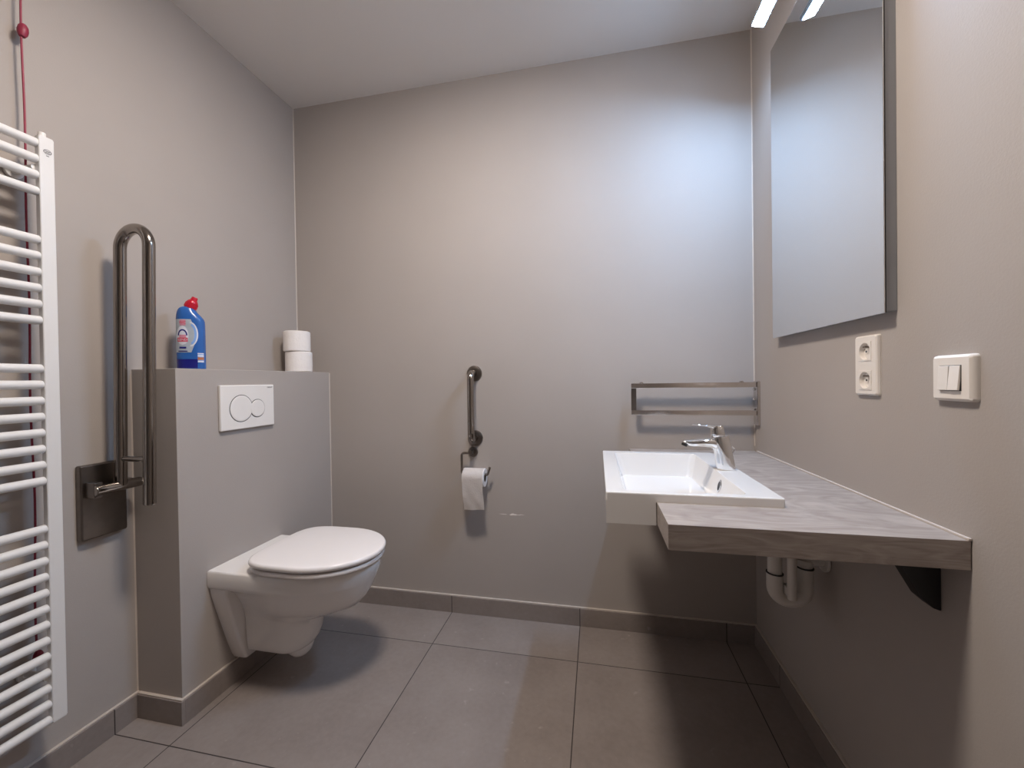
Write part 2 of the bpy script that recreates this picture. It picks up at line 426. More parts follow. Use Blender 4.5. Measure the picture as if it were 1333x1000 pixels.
# ------------------------------------------------------------------ flush plate
fy0, fy1, fz0, fz1 = -0.621, -0.376, 0.928, 1.094
fp = thing('flush_plate', 'white dual flush plate with two round buttons above the toilet', 'flush plate', (BX, (fy0 + fy1) / 2, fz0))
b = new(); box(b, (BX, fy0, fz0), (BX + 0.012, fy1, fz1), 0.0035, 3); plate = obj('plate', b, M['plastic'], fp)
fx = BX + 0.012
fyc = -0.535; fzc = 1.006
b = new(); lathe(b, [(0.0490, 0), (0.0490, 0.0012), (0.0475, 0.0022), (0.040, 0.0024), (0.0001, 0.0012)], (fx, fyc, fzc), (1, 0, 0), 64); big = obj('button', b, M['plastic'], fp, label='large round flush button')
b = new(); lathe(b, [(0.0515, 0), (0.0515, 0.0004), (0.0490, 0.0004), (0.0490, 0)], (fx, fyc, fzc), (1, 0, 0), 64); obj('gap_ring', b, M['dark'], big)
b = new(); lathe(b, [(0.0335, 0), (0.0335, 0.0022), (0.032, 0.0032), (0.026, 0.0034), (0.0001, 0.0022)], (fx, fyc + 0.074, fzc - 0.004), (1, 0, 0), 56); small = obj('button', b, M['plastic'], fp, label='small round flush button')
b = new(); lathe(b, [(0.0358, 0), (0.0358, 0.0006), (0.0335, 0.0006), (0.0335, 0)], (fx, fyc + 0.074, fzc - 0.004), (1, 0, 0), 56); obj('gap_ring', b, M['dark'], small)

def text_mesh(s, size, fn, name, m, parent, extr=0.0):
    """letters as a mesh; fn maps local (u, v, w) to the world"""
    cu = bpy.data.curves.new('txt', 'FONT'); cu.body = s; cu.size = size; cu.align_x = 'CENTER'; cu.align_y = 'CENTER'; cu.extrude = extr
    cu.resolution_u = 3
    to = bpy.data.objects.new('txt', cu); COL.objects.link(to)
    dg = bpy.context.evaluated_depsgraph_get()
    me = bpy.data.meshes.new_from_object(to.evaluated_get(dg))
    bm = new(); bm.from_mesh(me); bpy.data.meshes.remove(me)
    bpy.data.objects.remove(to); bpy.data.curves.remove(cu)
    bmesh.ops.subdivide_edges(bm, edges=[e for e in bm.edges if e.calc_length() > size * 0.25], cuts=2)
    for v in bm.verts: v.co = Vector(fn(v.co.x, v.co.y, v.co.z))
    return obj(name, bm, m, parent)
text_mesh('GEBERIT', 0.0075, lambda u, v, w: (fx + 0.0004 + w, -0.398 + u, 1.083 + v), 'lettering', M['grey_print'], plate, 0.0002)

# ------------------------------------------------------------------ spare rolls
def spare_roll(x, y, z, label, tilt=0.0):
    t = thing('toilet_roll', label, 'toilet roll', (x, y, z), 'spare toilet rolls on the cistern ledge')
    r, h, ri = 0.0590, 0.097, 0.021
    mt = Matrix.Translation((x, y, z)) @ Matrix.Rotation(tilt, 4, 'X') @ Matrix.Translation((-x, -y, -z))
    b = new(); lathe(b, [(ri, 0.0), (r - 0.006, 0.0), (r - 0.001, 0.003), (r, 0.01), (r, h - 0.01), (r - 0.001, h - 0.003), (r - 0.006, h), (ri, h), (ri, 0.0)], (x, y, z), (0, 0, 1), 48, False, False)
    bmesh.ops.remove_doubles(b, verts=b.verts, dist=1e-6)
    b.transform(mt); obj('paper', b, M['paper'], t)
    b = new(); lathe(b, [(ri - 0.001, 0.001), (ri - 0.0002, 0.001), (ri - 0.0002, h - 0.001), (ri - 0.001, h - 0.001)], (x, y, z), (0, 0, 1), 32, False, False)
    b.transform(mt); obj('core', b, M['card'], t)
spare_roll(0.104, -0.118, BZ, 'white toilet roll on the cistern ledge, lower one of the pair')
spare_roll(0.100, -0.124, BZ + 0.0975, 'white toilet roll lying on top of another roll, upper of the pair')

# ------------------------------------------------------------------ cleaner bottle
bc = Vector((0.112, -0.655, BZ))
bot = thing('cleaner_bottle', 'blue toilet cleaner bottle with red cap standing on the cistern ledge', 'bottle', bc)
tocam = Vector((1.40, -1.172, 0)).normalized()
_rt = Vector((-tocam.y, tocam.x, 0))
a = math.radians(16)
bw = tocam * math.cos(a) - _rt * math.sin(a)          # label side
bu = Vector((-bw.y, bw.x, 0))                          # to the right as seen
PX = 0.000334; PU = 0.000268
BP = [(905, 164, 462, .023), (900, 161, 465, .026), (800, 159, 465, .027), (600, 158, 464, .027), (450, 158, 463, .027), (400, 158, 460, .0268), (372, 159, 447, .0262), (345, 162, 422, .0255),
      (322, 166, 398, .0245), (300, 173, 378, .023), (280, 183, 364, .021), (266, 195, 358, .019), (256, 212, 356, .0172), (250, 238, 352, .015)]
def bparam(h):
    y = 905 - h / PX
    for (y0, l0, r0, d0), (y1, l1, r1, d1) in zip(BP[:-1], BP[1:]):
        if y1 <= y <= y0:
            t = (y0 - y) / (y0 - y1); return l0 + (l1 - l0) * t, r0 + (r1 - r0) * t, d0 + (d1 - d0) * t
    return BP[-1][1:] if y < BP[-1][0] else BP[0][1:]
NB = 2.6
def bpos(u, w, h): return bc + bu * u + bw * w + Vector((0, 0, h))
b = new(); R = []
for y, l, r_, d in BP:
    cu_, aw = ((l + r_) / 2 - 312) * PU, (r_ - l) / 2 * PU
    R.append([bpos(cu_ + aw * math.copysign(abs(math.cos(t)) ** (2 / NB), math.cos(t)), d * math.copysign(abs(math.sin(t)) ** (2 / NB), math.sin(t)), (905 - y) * PX + 0.001)
              for t in [2 * PI * k / 48 for k in range(48)]])
loft(b, R); body = obj('body', b, M['bottle'], bot, 60)
def bsurf(u, h, off):
    l, r_, d = bparam(h); cu_, aw = ((l + r_) / 2 - 312) * PU, (r_ - l) / 2 * PU
    s = min(0.985, abs((u - cu_) / aw)); w = d * (1 - s ** NB) ** (1 / NB)
    return bpos(u, w + off, h)
def pxuv(px, py): return (px - 312) * PU, (905 - py) * PX
def patch(fn_lr, y0, y1, off, n=14, k=14):
    """a printed patch: fn_lr(t) gives the left and right pixel at fraction t from the bottom y0 to the top y1"""
    b = new(); G = []
    for i in range(n + 1):
        t = i / n; l, r_ = fn_lr(t); y = y0 + (y1 - y0) * t
        G.append([b.verts.new(bsurf(*pxuv(l + (r_ - l) * j / k, y), off)) for j in range(k + 1)])
    for i in range(n):
        for j in range(k): b.faces.new((G[i][j], G[i][j + 1], G[i + 1][j + 1], G[i + 1][j]))
    return b
def ell(cx, rx): return lambda t: (cx - rx * math.sqrt(max(0, 1 - (2 * t - 1) ** 2)), cx + rx * math.sqrt(max(0, 1 - (2 * t - 1) ** 2)))
def ringpatch(cx, cy, rx, ry, wd, off, t0=0, t1=2 * PI, n=40):
    b = new(); G = []
    for i in range(n + 1):
        t = t0 + (t1 - t0) * i / n
        G.append([b.verts.new(bsurf(*pxuv(cx + (rx + s) * math.cos(t), cy - (ry + s) * math.sin(t)), off)) for s in (-wd, wd)])
    for i in range(n): b.faces.new((G[i][0], G[i][1], G[i + 1][1], G[i + 1][0]))
    return b
lab = obj('label', patch(lambda t: (166, 340 + 58 * math.sin(PI * min(1, t * 1.02)) * (0.8 + .3 * t)), 730, 385, 0.0006), M['silver'], bot, label='silver label panel')
obj('swirl', ringpatch(330, 540, 76, 122, 7, 0.0010, -PI / 2, PI / 2), M['lwhite'], lab)
obj('swirl', ringpatch(330, 540, 58, 100, 12, 0.0009, -PI / 2 + .2, PI / 2 - .2), M['lblue'], lab)
obj('emblem_panel', patch(ell(248, 66), 655, 455, 0.0011, 20), M['lwhite'], lab)
obj('emblem_arch', ringpatch(250, 555, 46, 58, 7, 0.0016, 0.0, PI), M['navy'], lab)
obj('banner', patch(lambda t: (192, 306), 620, 578, 0.0016, 4), M['lred'], lab)
obj('emblem_base', patch(lambda t: (214, 288), 578, 548, 0.0015, 4), M['lpink'], lab)
obj('badge', patch(lambda t: (220, 285), 452, 392, 0.0012, 6), M['lpink'], lab)
def on_b(cx, cy, off): return lambda u, v, w: bsurf(*(pxuv(cx, cy)[0] + u, pxuv(cx, cy)[1] + v), off)
text_mesh('EEND', 0.0108, on_b(249, 600, 0.0021), 'lettering', M['lwhite'], lab)
text_mesh('WC', 0.0125, on_b(252, 422, 0.0017), 'lettering', M['lred'], lab)
obj('print_line', patch(lambda t: (212, 288), 690, 672, 0.0013, 2), M['navy'], lab)
obj('print_line', patch(lambda t: (200, 300), 722, 712, 0.0013, 2), M['navy'], lab)
foot = obj('foot_band', patch(lambda t: (166, 402), 893, 800, 0.0006, 6), M['navy'], bot, label='dark navy band round the foot')
info = obj('info_panel', patch(lambda t: (404, 458), 832, 735, 0.0006, 6, 6), M['lblue'], bot)
for y0, y1, mm in ((745, 735, 'lwhite'), (771, 757, 'lwhite'), (808, 778, 'lorange'), (832, 818, 'lwhite')):
    obj('print_stripe', patch(lambda t: (404, 458), y0, y1, 0.0010, 2, 6), M[mm], info)
# slanted red screw cap with nozzle
b = new()
ax = (bu * 0.42 + Vector((0, 0, 1))).normalized()
c0 = bpos((302 - 312) * PU, 0, (905 - 262) * PX)
lathe(b, [(0.0145, 0.0), (0.0180, 0.001), (0.0188, 0.006), (0.0180, 0.020), (0.0140, 0.028), (0.0105, 0.031), (0.0090, 0.041), (0.0075, 0.0430), (0.0001, 0.0435)], c0, ax, 24)
cap = obj('cap', b, M['cap'], bot, 40)
b = new()
for k in range(16):
    u_ = ax.orthogonal().normalized(); v_ = ax.cross(u_)
    d_ = u_ * math.cos(2 * PI * k / 16) + v_ * math.sin(2 * PI * k / 16)
    tube(b, [c0 + ax * 0.004 + d_ * 0.0185, c0 + ax * 0.019 + d_ * 0.0179], 0.0012, 8)
obj('grip_ridges', b, M['cap'], cap)

# ------------------------------------------------------------------ fold-up support rail
ry = -0.844
rail = thing('support_rail', 'folded-up steel support rail bracketed to the left wall beside the radiator', 'grab rail', (0, ry, 0.638))
b = new(); box(b, (0, -0.922, 0.638), (0.022, -0.802, 0.862), 0.005, 3); obj('wall_plate', b, M['dsteel'], rail, label='dark square-edged wall plate')
b = new(); box(b, (0.0215, -0.913, 0.765), (0.060, -0.890, 0.812), 0.004); obj('hinge_block', b, M['dsteel'], rail)
b = new(); box(b, (0.0215, -0.822, 0.772), (0.060, -0.804, 0.804), 0.004); obj('hinge_block', b, M['dsteel'], rail)
b = new(); cyl(b, (0.058, -0.912, 0.788), (0.058, -0.788, 0.788), 0.0150, 28, 0.003); obj('hinge_pin', b, M['steel'], rail)
xi, xo, rt = 0.059, 0.171, 0.0158
zt = 1.592
def lean(p): return (p[0] + (p[2] - 0.8) * 0.024, p[1], p[2])
cz = zt - rt - (xo - xi) / 2
pth = [(xi, ry, 0.790), (xi, ry, cz)]
for k in range(1, 24):
    t = PI - PI * k / 24
    pth.append(((xi + xo) / 2 + (xo - xi) / 2 * math.cos(t), ry, cz + (xo - xi) / 2 * math.sin(t)))
pth += [(xo, ry, cz), (xo, ry, 0.737), (xo, ry, 0.733)]
b = new(); tube(b, [lean(p) for p in pth], rt, 28, [rt] * (len(pth) - 1) + [rt - 0.003]); obj('rail_tube', b, M['steel'], rail, 50)
b = new(); cyl(b, lean((xi, ry, 0.872)), lean((xo, ry, 0.872)), 0.0085, 20); obj('cross_bar', b, M['steel'], rail)

# ------------------------------------------------------------------ towel radiator
ry0, ry1 = -1.530, -1.008
rad = thing('towel_radiator', 'white ladder towel radiator on the left wall, cropped by the photo edge', 'radiator', (0.02, (ry0 + ry1) / 2, 0.212))
for y0, y1 in ((ry1 - 0.031, ry1), (ry0, ry0 + 0.031)):
    b = new()
    o2 = rrect(0.0085, 0.0155, 0.003)
    loft(b, [[(0.0915 + x * s, (y0 + y1) / 2 + y * s, z) for x, y in o2] for z, s in ((0.212, .88), (0.216, 1), (1.751, 1), (1.755, .88))])
    post = obj('post', b, M['radiator'], rad)
    if y1 == ry1:
        b = new(); cyl(b, (0.0905, (y0 + y1) / 2 - 0.004, 1.754), (0.0905, (y0 + y1) / 2 - 0.004, 1.766), 0.0075, 20, 0.002); obj('bleed_cap', b, M['plastic'], post)
        b = new()
        ey, ez = (y0 + y1) / 2 + 0.001, 1.716
        for k in range(24):
            t0, t1 = 2 * PI * k / 24, 2 * PI * (k + 1) / 24
            vs = [b.verts.new((0.1004, ey + 0.0085 * s * math.cos(t), ez + 0.0065 * s * math.sin(t))) for t, s in ((t0, 1), (t1, 1), (t1, .78), (t0, .78))]
            b.faces.new(vs)
        for dz, hw in ((0.0015, 0.0052), (-0.0022, 0.0045), (-0.0105, 0.003)):
            vs = [b.verts.new(p) for p in ((0.1004, ey - hw, ez + dz - .0011), (0.1004, ey + hw, ez + dz - .0011), (0.1004, ey + hw, ez + dz + .0011), (0.1004, ey - hw, ez + dz + .0011))]
            b.faces.new(vs)
        obj('badge', b, M['grey_print'], post)
idx = list(range(0, 4)) + list(range(6, 12)) + list(range(14, 22)) + list(range(24, 37))
for i in idx:
    z = 1.734 - i * 0.04206
    b = new(); tube(b, [(0.088, ry0 + 0.026, z), (0.088, ry1 - 0.0318, z), (0.088, ry1 - 0.029, z)], 0.0115, 18, [0.0115, 0.0115, 0.0095]); obj('rung', b, M['radiator'], rad)
for y in (ry1 - 0.030, ry0 + 0.030):
    for z in (1.670, 0.330):
        b = new(); cyl(b, (0.0008, y, z), (0.010, y, z), 0.019, 24, 0.002); cyl(b, (0.008, y, z), (0.084, y, z), 0.0085, 18); obj('wall_bracket', b, M['radiator'], rad)

# ------------------------------------------------------------------ red emergency cord
cy0 = -1.0265
cord = thing('pull_cord', 'red emergency pull cord hanging down the left wall behind the radiator', 'cord', (0.034, cy0, H))
b = new(); cyl(b, (0.05, cy0, H - 0.032), (0.05, cy0, H), 0.04, 36, 0.004); obj('ceiling_switch', b, M['plastic'], cord)
b = new(); pth = []
for k in range(60):
    z = H - 0.03 - k * (H - 0.03 - 0.36) / 59
    pth.append((0.030 + 0.0015 * math.sin(k * .31), cy0 - 0.0015 + 0.0016 * math.sin(k * .43), z))
tube(b, pth, 0.0024, 10); obj('cord', b, M['red_cord'], cord)
b = new(); lathe(b, [(0.002, -0.019), (0.0065, -0.017), (0.0100, -0.009), (0.0110, 0.0), (0.0096, 0.010), (0.006, 0.017), (0.002, 0.019)], (0.030, cy0, 2.0445), (0.0, 0.12, 1), 24); obj('bead', b, M['red_cord'], cord)
b = new(); lathe(b, [(0.002, -0.019), (0.0065, -0.017), (0.0100, -0.009), (0.0110, 0.0), (0.0096, 0.010), (0.006, 0.017), (0.002, 0.019)], (0.030, cy0, 0.37), (0, 0, 1), 24); obj('bead', b, M['red_cord'], cord)

# ------------------------------------------------------------------ vertical grab bar on the back wall
gx, gz0, gz1, gyo = 0.949, 0.830, 1.132, -0.066
gb = thing('grab_bar', 'short vertical steel grab bar on the back wall above the paper holder', 'grab bar', (gx, 0, gz0))
b = new(); tube(b, fillet([(gx, -0.003, gz1), (gx, gyo, gz1), (gx, gyo, gz0), (gx, -0.003, gz0)], 0.032, 10), 0.0155, 26); obj('bar', b, M['steel'], gb, 50)
for z in (gz0, gz1):
    b = new(); lathe(b, [(0.0365, 0.0), (0.0365, 0.003), (0.034, 0.007), (0.026, 0.0095), (0.0165, 0.010)], (gx, 0, z), (0, -1, 0), 36); obj('flange', b, M['dsteel'], gb)

# ------------------------------------------------------------------ paper holder and its roll
hx, hz = 0.937, 0.766
hold = thing('paper_holder', 'steel wall hook holding a toilet roll below the vertical grab bar', 'toilet paper holder', (hx, 0, hz))
b = new(); lathe(b, [(0.0235, 0.0), (0.0235, 0.004), (0.021, 0.008), (0.012, 0.010)], (hx, 0, hz - 0.002), (0, -1, 0), 32); obj('wall_rose', b, M['dsteel'], hold)
b = new(); cyl(b, (hx, -0.006, hz), (hx, -0.050, hz + 0.004), 0.0105, 20, 0.003); obj('stem', b, M['dsteel'], hold)
yh = -0.046; zr = 0.668
b = new(); tube(b, fillet([(hx, yh, hz), (0.896, yh, hz), (0.896, yh, zr), (1.018, yh, zr), (1.030, yh - 0.004, zr + 0.036)], [0, .014, .014, .012, 0], 8), 0.0058, 16); obj('hook', b, M['steel'], hold, 50)
rr = thing('toilet_roll', 'white toilet roll on the wall holder with a sheet hanging down', 'toilet roll', (0.957, yh, zr - 0.012))
rc = Vector((0, yh, zr - 0.0125)); rad_, ri = 0.0425, 0.0195
b = new()
lathe(b, [(ri, 0.0), (rad_ - 0.003, 0.0), (rad_, 0.003), (rad_, 0.097), (rad_ - 0.003, 0.100), (ri, 0.100), (ri, 0.0)], (0.907, rc.y, rc.z), (1, 0, 0), 48, False, False)
bmesh.ops.remove_doubles(b, verts=b.verts, dist=1e-6); obj('paper', b, M['paper'], rr)
b = new(); lathe(b, [(ri - 0.0012, 0.0005), (ri - 0.0002, 0.0005), (ri - 0.0002, 0.0995), (ri - 0.0012, 0.0995), (ri - 0.0012, 0.0005)], (0.907, rc.y, rc.z), (1, 0, 0), 32, False, False); obj('core', b, M['card'], rr)
b = new(); G = []
nz, nx = 26, 12
for i in range(nz + 1):
    t = i / nz
    if t < 0.32:
        a = PI * 0.5 * (1 - t / 0.32); y = rc.y - (rad_ + 0.0008) * math.cos(a); z = rc.z + (rad_ + 0.0008) * math.sin(a); q_ = 0
    else:
        q_ = (t - 0.32) / 0.68; y = rc.y - rad_ - 0.0008 + 0.010 * q_ * q_; z = rc.z - q_ * 0.141
    row = []
    for j in range(nx + 1):
        u = j / nx
        row.append(b.verts.new((0.909 + u * 0.095 + q_ * 0.006, y - 0.0022 * q_ * math.sin(u * 7 + q_ * 5) - 0.0014 * q_ * math.sin(u * 11 - q_ * 9), z + 0.004 * q_ * u)))
    G.append(row)
for i in range(nz):
    for j in range(nx): b.faces.new((G[i][j], G[i][j + 1], G[i + 1][j + 1], G[i + 1][j]))
bmesh.ops.solidify(b, geom=list(b.faces), thickness=0.0006)
obj('loose_sheet', b, M['paper'], rr, 60)

# ------------------------------------------------------------------ towel rail at the right wall
sy = -0.052
sx0, sx1, sz0, sz1 = 1.651, 2.128, 0.944, 1.077
rack = thing('towel_rail', 'rectangular chrome towel rail in the corner above the washbasin', 'towel rail', (W, sy, 0.905))
bt = 0.0105
b = new(); box(b, (sx0, sy - bt / 2, sz1 - 0.021), (sx1, sy + bt / 2, sz1), 0.0018); obj('bar', b, M['rackchrome'], rack)
b = new(); box(b, (sx0, sy - bt / 2, sz0), (sx1, sy + bt / 2, sz0 + 0.020), 0.0018); obj('bar', b, M['rackchrome'], rack)
b = new(); box(b, (sx0, sy - bt / 2, sz0 + 0.0202), (sx0 + 0.0205, sy + bt / 2, sz1 - 0.0212), 0.0012); obj('end_bar', b, M['dsteel'], rack)
b = new(); box(b, (sx1 + 0.0002, sy - 0.012, 0.905), (W, sy + 0.030, 1.080), 0.003); obj('wall_plate', b, M['rackchrome'], rack)
for z in (1.048, 1.008, 0.968):
    b = new(); lathe(b, [(0.006, 0), (0.006, 0.003), (0.003, 0.006), (0.0001, 0.0065)], (sx1 - 0.001, sy + 0.016, z), (-1, 0, 0.0), 16); cyl(b, (sx1 - 0.003, sy + 0.016, z), (sx1 + 0.003, sy + 0.016, z), 0.006, 16); obj('screw', b, M['chrome'], rack)
for x in (1.693, 2.075):
    b = new(); cyl(b, (x, sy, sz1 - 0.002), (x, sy, sz1 + 0.005), 0.0075, 18, 0.0015); obj('stud', b, M['rackchrome'], rack)

# ------------------------------------------------------------------ countertop
cz0, cz1 = 0.757, 0.8085
cyf = -0.982; cxl = 1.6445
def settle(bm):                                        # the top runs slightly downhill to the back wall
    for v in bm.verts: v.co.z -= 0.0135 * (v.co.y - cyf) / -cyf
ct = thing('countertop', 'grey-brown wood-effect vanity countertop along the right wall under the mirror', 'countertop', (1.9, -0.5, cz0))
b = new()
wl = W - 0.0015
poly = [(cxl, cyf), (wl, cyf), (wl, -0.0015), (cxl, -0.0015), (cxl, -0.262), (1.880, -0.262), (1.880, -0.824), (cxl, -0.824)]
prism(b, poly, 'z', cz0, cz1, 0.0011); settle(b); obj('slab', b, M['counter'], ct)
b = new(); box(b, (W - 0.0058, cyf - 0.001, cz1 - 0.0005), (W - 0.0001, -0.03, cz1 + 0.0045), 0.0015); settle(b); obj('sealant_line', b, M['bead'], ct, label='pale sealant line along the wall')

bk = thing('shelf_bracket', 'black triangular steel bracket under the near end of the countertop', 'bracket', (W, -0.90, 0.65))
b = new(); prism(b, [(W - 0.0005, cz0 - 0.002), (2.060, cz0 - 0.002), (2.068, cz0 - 0.012), (2.108, 0.672), (2.128, 0.654), (W - 0.0005, 0.650)], 'y', -0.918, -0.890, 0.002)
obj('gusset', b, M['blackmetal'], bk)
b = new(); box(b, (1.80, -0.916, cz0 - 0.007), (2.059, -0.892, cz0 - 0.002), 0.0008); obj('arm', b, M['blackmetal'], bk)

# ------------------------------------------------------------------ washbasin
wx0, wx1, wy0, wy1, wz = 1.528, 1.915, -0.830, -0.255, 0.827
basin = thing('washbasin', 'white rectangular washbasin set into the countertop, overhanging its left edge', 'washbasin', (1.70, -0.54, 0.752))
b = new()
zb, zr_ = 0.752, 0.8065
poly = [(wx0, wy0), (1.6425, wy0), (1.6425, -0.822), (1.8785, -0.822), (1.8785, -0.264), (1.6425, -0.264), (1.6425, wy1), (wx0, wy1)]
low = [b.verts.new((x, y, zb)) for x, y in poly]; hi = [b.verts.new((x, y, zr_)) for x, y in poly]
b.faces.new(low)
for i in range(8):
    j = (i + 1) % 8; b.faces.new((low[i], low[j], hi[j], hi[i]))
# rim: outer rectangle, top, bowl
cxm, cym = (wx0 + wx1) / 2, (wy0 + wy1) / 2
def rr3(x0, x1, y0, y1, r, z, n=6): return [((x0 + x1) / 2 + p, (y0 + y1) / 2 + q_, z) for p, q_ in rrect((x1 - x0) / 2, (y1 - y0) / 2, r, n)]
def outer(z, e): return rr3(wx0 + e, wx1 - e, wy0 + e, wy1 - e, 0.005, z)
ox0, ox1, oy0, oy1 = 1.571, 1.846, -0.806, -0.292
rings = [outer(zr_, 0.0), outer(wz - 0.0036, 0.0), outer(wz - 0.003, 0.0), outer(wz - 0.0008, 0.0008), outer(wz, 0.003),
         rr3(ox0 - .003, ox1 + .003, oy0 - .003, oy1 + .003, 0.022, wz), rr3(ox0 - .0008, ox1 + .0008, oy0 - .0008, oy1 + .0008, 0.02, wz - 0.0008), rr3(ox0, ox1, oy0, oy1, 0.02, wz - 0.003)]
for t in (0.35, 0.75, 0.93, 1.0):
    e = 0.024 * t; ins = 0 if t < .9 else (0.006 if t < .97 else 0.016)
    z = wz - 0.003 - 0.086 * (t if t < 1 else 1.0)
    rings.append(rr3(ox0 + e * 1.1 + ins, ox1 - e * .9 - ins, oy0 + e * .8 + ins, oy1 - e * 1.3 - ins, 0.02, z))
loft(b, rings, False, True)
box(b, (1.600, -0.775, 0.735), (1.835, -0.32, 0.753), 0.004)
bas = obj('bowl', b, M['basin'], basin, 40)
# underside of the overhanging rim
b = new(); 
lathe(b, [(0.0095, 0.0), (0.0132, 0.0), (0.0130, 0.0010), (0.0112, 0.0016), (0.0097, 0.0012)], (0, 0, 0), (1, 0, 0), 28, False, False)
ofx, ofy, ofz = 1.8383, -0.612, 0.796
mt = Matrix.Translation((ofx, ofy, ofz)) @ Matrix.Rotation(math.radians(14), 4, 'Y') @ Matrix.Scale(-1, 4, (1, 0, 0)) @ Matrix.Diagonal((1, 0.95, 1.35, 1))
b.transform(mt); ov = obj('overflow_ring', b, M['chrome'], basin)
b = new(); lathe(b, [(0.0098, 0.0), (0.0098, 0.0011), (0.0001, 0.0011)], (0, 0, 0), (1, 0, 0), 24); b.transform(mt); obj('overflow_hole', b, M['black'], ov)
b = new(); lathe(b, [(0.030, 0.0), (0.030, 0.002), (0.026, 0.004), (0.008, 0.005), (0.0001, 0.005)], (1.715, -0.575, wz - 0.0893), (0, 0, 1), 36); obj('drain_plug', b, M['chrome'], basin)

# ------------------------------------------------------------------ tap
fxo, fyo = 1.8785, -0.532
tap = thing('basin_tap', 'chrome single-lever mixer tap on the right rim of the washbasin', 'tap', (fxo, fyo, wz))
Q = 1 / 5625
def T3(px, py, dy=0.0): return Vector((fxo + (px - 800) * Q, fyo + dy, wz + (905 - py) * Q))
def oval_sec(pa, pb, hw, n=24, sq=2.6):
    """section between two profile points with half width hw"""
    A, B_ = T3(*pa), T3(*pb); c = (A + B_) / 2; h = (B_ - A) / 2
    out = []
    for k in range(n):
        t = 2 * PI * k / n
        cs = math.copysign(abs(math.cos(t)) ** (2 / sq), math.cos(t)); sn = math.copysign(abs(math.sin(t)) ** (2 / sq), math.sin(t))
        out.append(c + h * cs + Vector((0, hw * sn, 0)))
    return out
b = new()
loft(b, [oval_sec(p, q_, w) for p, q_, w in (((668, 905), (940, 905), .0215), ((656, 890), (944, 886), .0235), ((645, 780), (925, 780), .0235), ((636, 690), (908, 690), .0232),
      ((624, 620), (893, 610), .0230), ((606, 570), (880, 535), .0228), ((588, 500), (868, 470), .0226), ((572, 440), (856, 410), .0222), ((566, 400), (846, 350), .0215), ((575, 388), (836, 340), .0205))])
loft(b, [oval_sec(p, q_, w) for p, q_, w in (((760, 640), (780, 380), .0185), ((640, 590), (700, 382), .0200), ((560, 546), (600, 390), .0205), ((470, 536), (480, 398), .0205), ((370, 534), (370, 408), .0200),
      ((285, 532), (270, 420), .0190), ((232, 522), (200, 428), .0170), ((205, 505), (160, 430), .0150), ((190, 492), (132, 434), .0125))])
obj('body', b, M['chrome'], tap, 40)
b = new(); A = T3(170, 488); cyl(b, A, A + Vector((-0.003, 0, -0.007)), 0.0085, 20, 0.001); obj('aerator', b, M['black'], tap)
b = new()
loft(b, [oval_sec(p, q_, w) for p, q_, w in (((574, 378), (790, 338), .0170), ((566, 350), (786, 320), .0185), ((560, 300), (780, 280), .0182), ((556, 250), (772, 236), .0176), ((560, 205), (762, 196), .0160), ((590, 186), (740, 178), .0130))])
loft(b, [oval_sec(p, q_, w) for p, q_, w in (((700, 262), (700, 182), .0150), ((600, 240), (610, 176), .0152), ((540, 214), (560, 168), .0150), ((480, 196), (490, 164), .0145), ((400, 187), (400, 163), .0135), ((330, 180), (330, 162), .0125), ((272, 176), (272, 163), .0100))])
obj('lever', b, M['chrome'], tap, 40)
b = new(); tube(b, fillet([T3(890, 720), T3(905, 640), T3(945, 570), T3(895, 522)], 0.003, 5), 0.0019, 12)
cyl(b, T3(900, 905), T3(905, 700), 0.0022, 12); obj('lift_rod', b, M['chrome'], tap)

# ------------------------------------------------------------------ siphon
sp = thing('drain_trap', 'grey-white plastic drain trap under the countertop, piped into the right wall', 'drain trap', (2.05, -0.53, 0.45))
yt = -0.520; x1_, x2_ = 2.010, 2.088
b = new(); tube(b, [(x1_, yt, 0.690), (x1_, yt, 0.525)], 0.0185, 24); obj('inlet_pipe', b, M['trap'], sp)
b = new(); tube(b, fillet([(x1_, yt, 0.525), (x1_, yt, 0.452), (x2_, yt, 0.452), (x2_, yt, 0.548)], 0.036, 10), 0.0215, 24); obj('trap_bend', b, M['trap'], sp, 50)
for x, z in ((x1_, 0.527), (x2_, 0.549)):
    b = new(); lathe(b, [(0.0185, -0.002), (0.0224, -0.002), (0.0224, 0.001), (0.0185, 0.001)], (x, yt, z), (0.05, 0, 1), 28); obj('seal_ring', b, M['seal'], sp)
b = new(); tube(b, fillet([(x2_, yt, 0.551), (x2_, yt, 0.574), (W - 0.004, yt, 0.574)], 0.020, 8), 0.0190, 24); cyl(b, (x2_, yt, 0.560), (x2_, yt, 0.574), 0.0222, 24, 0.003)
obj('outlet_pipe', b, M['trap'], sp, 50)
b = new(); cyl(b, (W - 0.010, yt, 0.574), (W - 0.0005, yt, 0.574), 0.033, 28, 0.003); obj('wall_rosette', b, M['trap'], sp)
b = new(); tube(b, fillet([(x1_, yt, 0.690), (x1_, yt, 0.705), (1.715, -0.575, 0.700), (1.715, -0.575, 0.7335)], 0.014, 8), 0.0180, 22); obj('waste_pipe', b, M['trap'], sp, 50)
b = new(); cyl(b, (2.040, yt - 0.036, 0.470), (2.040, yt - 0.036, 0.690), 0.0120, 18, 0.002); box(b, (2.028, yt - 0.040, 0.475), (2.052, yt, 0.50), 0.003); obj('vent_tube', b, M['trap'], sp)

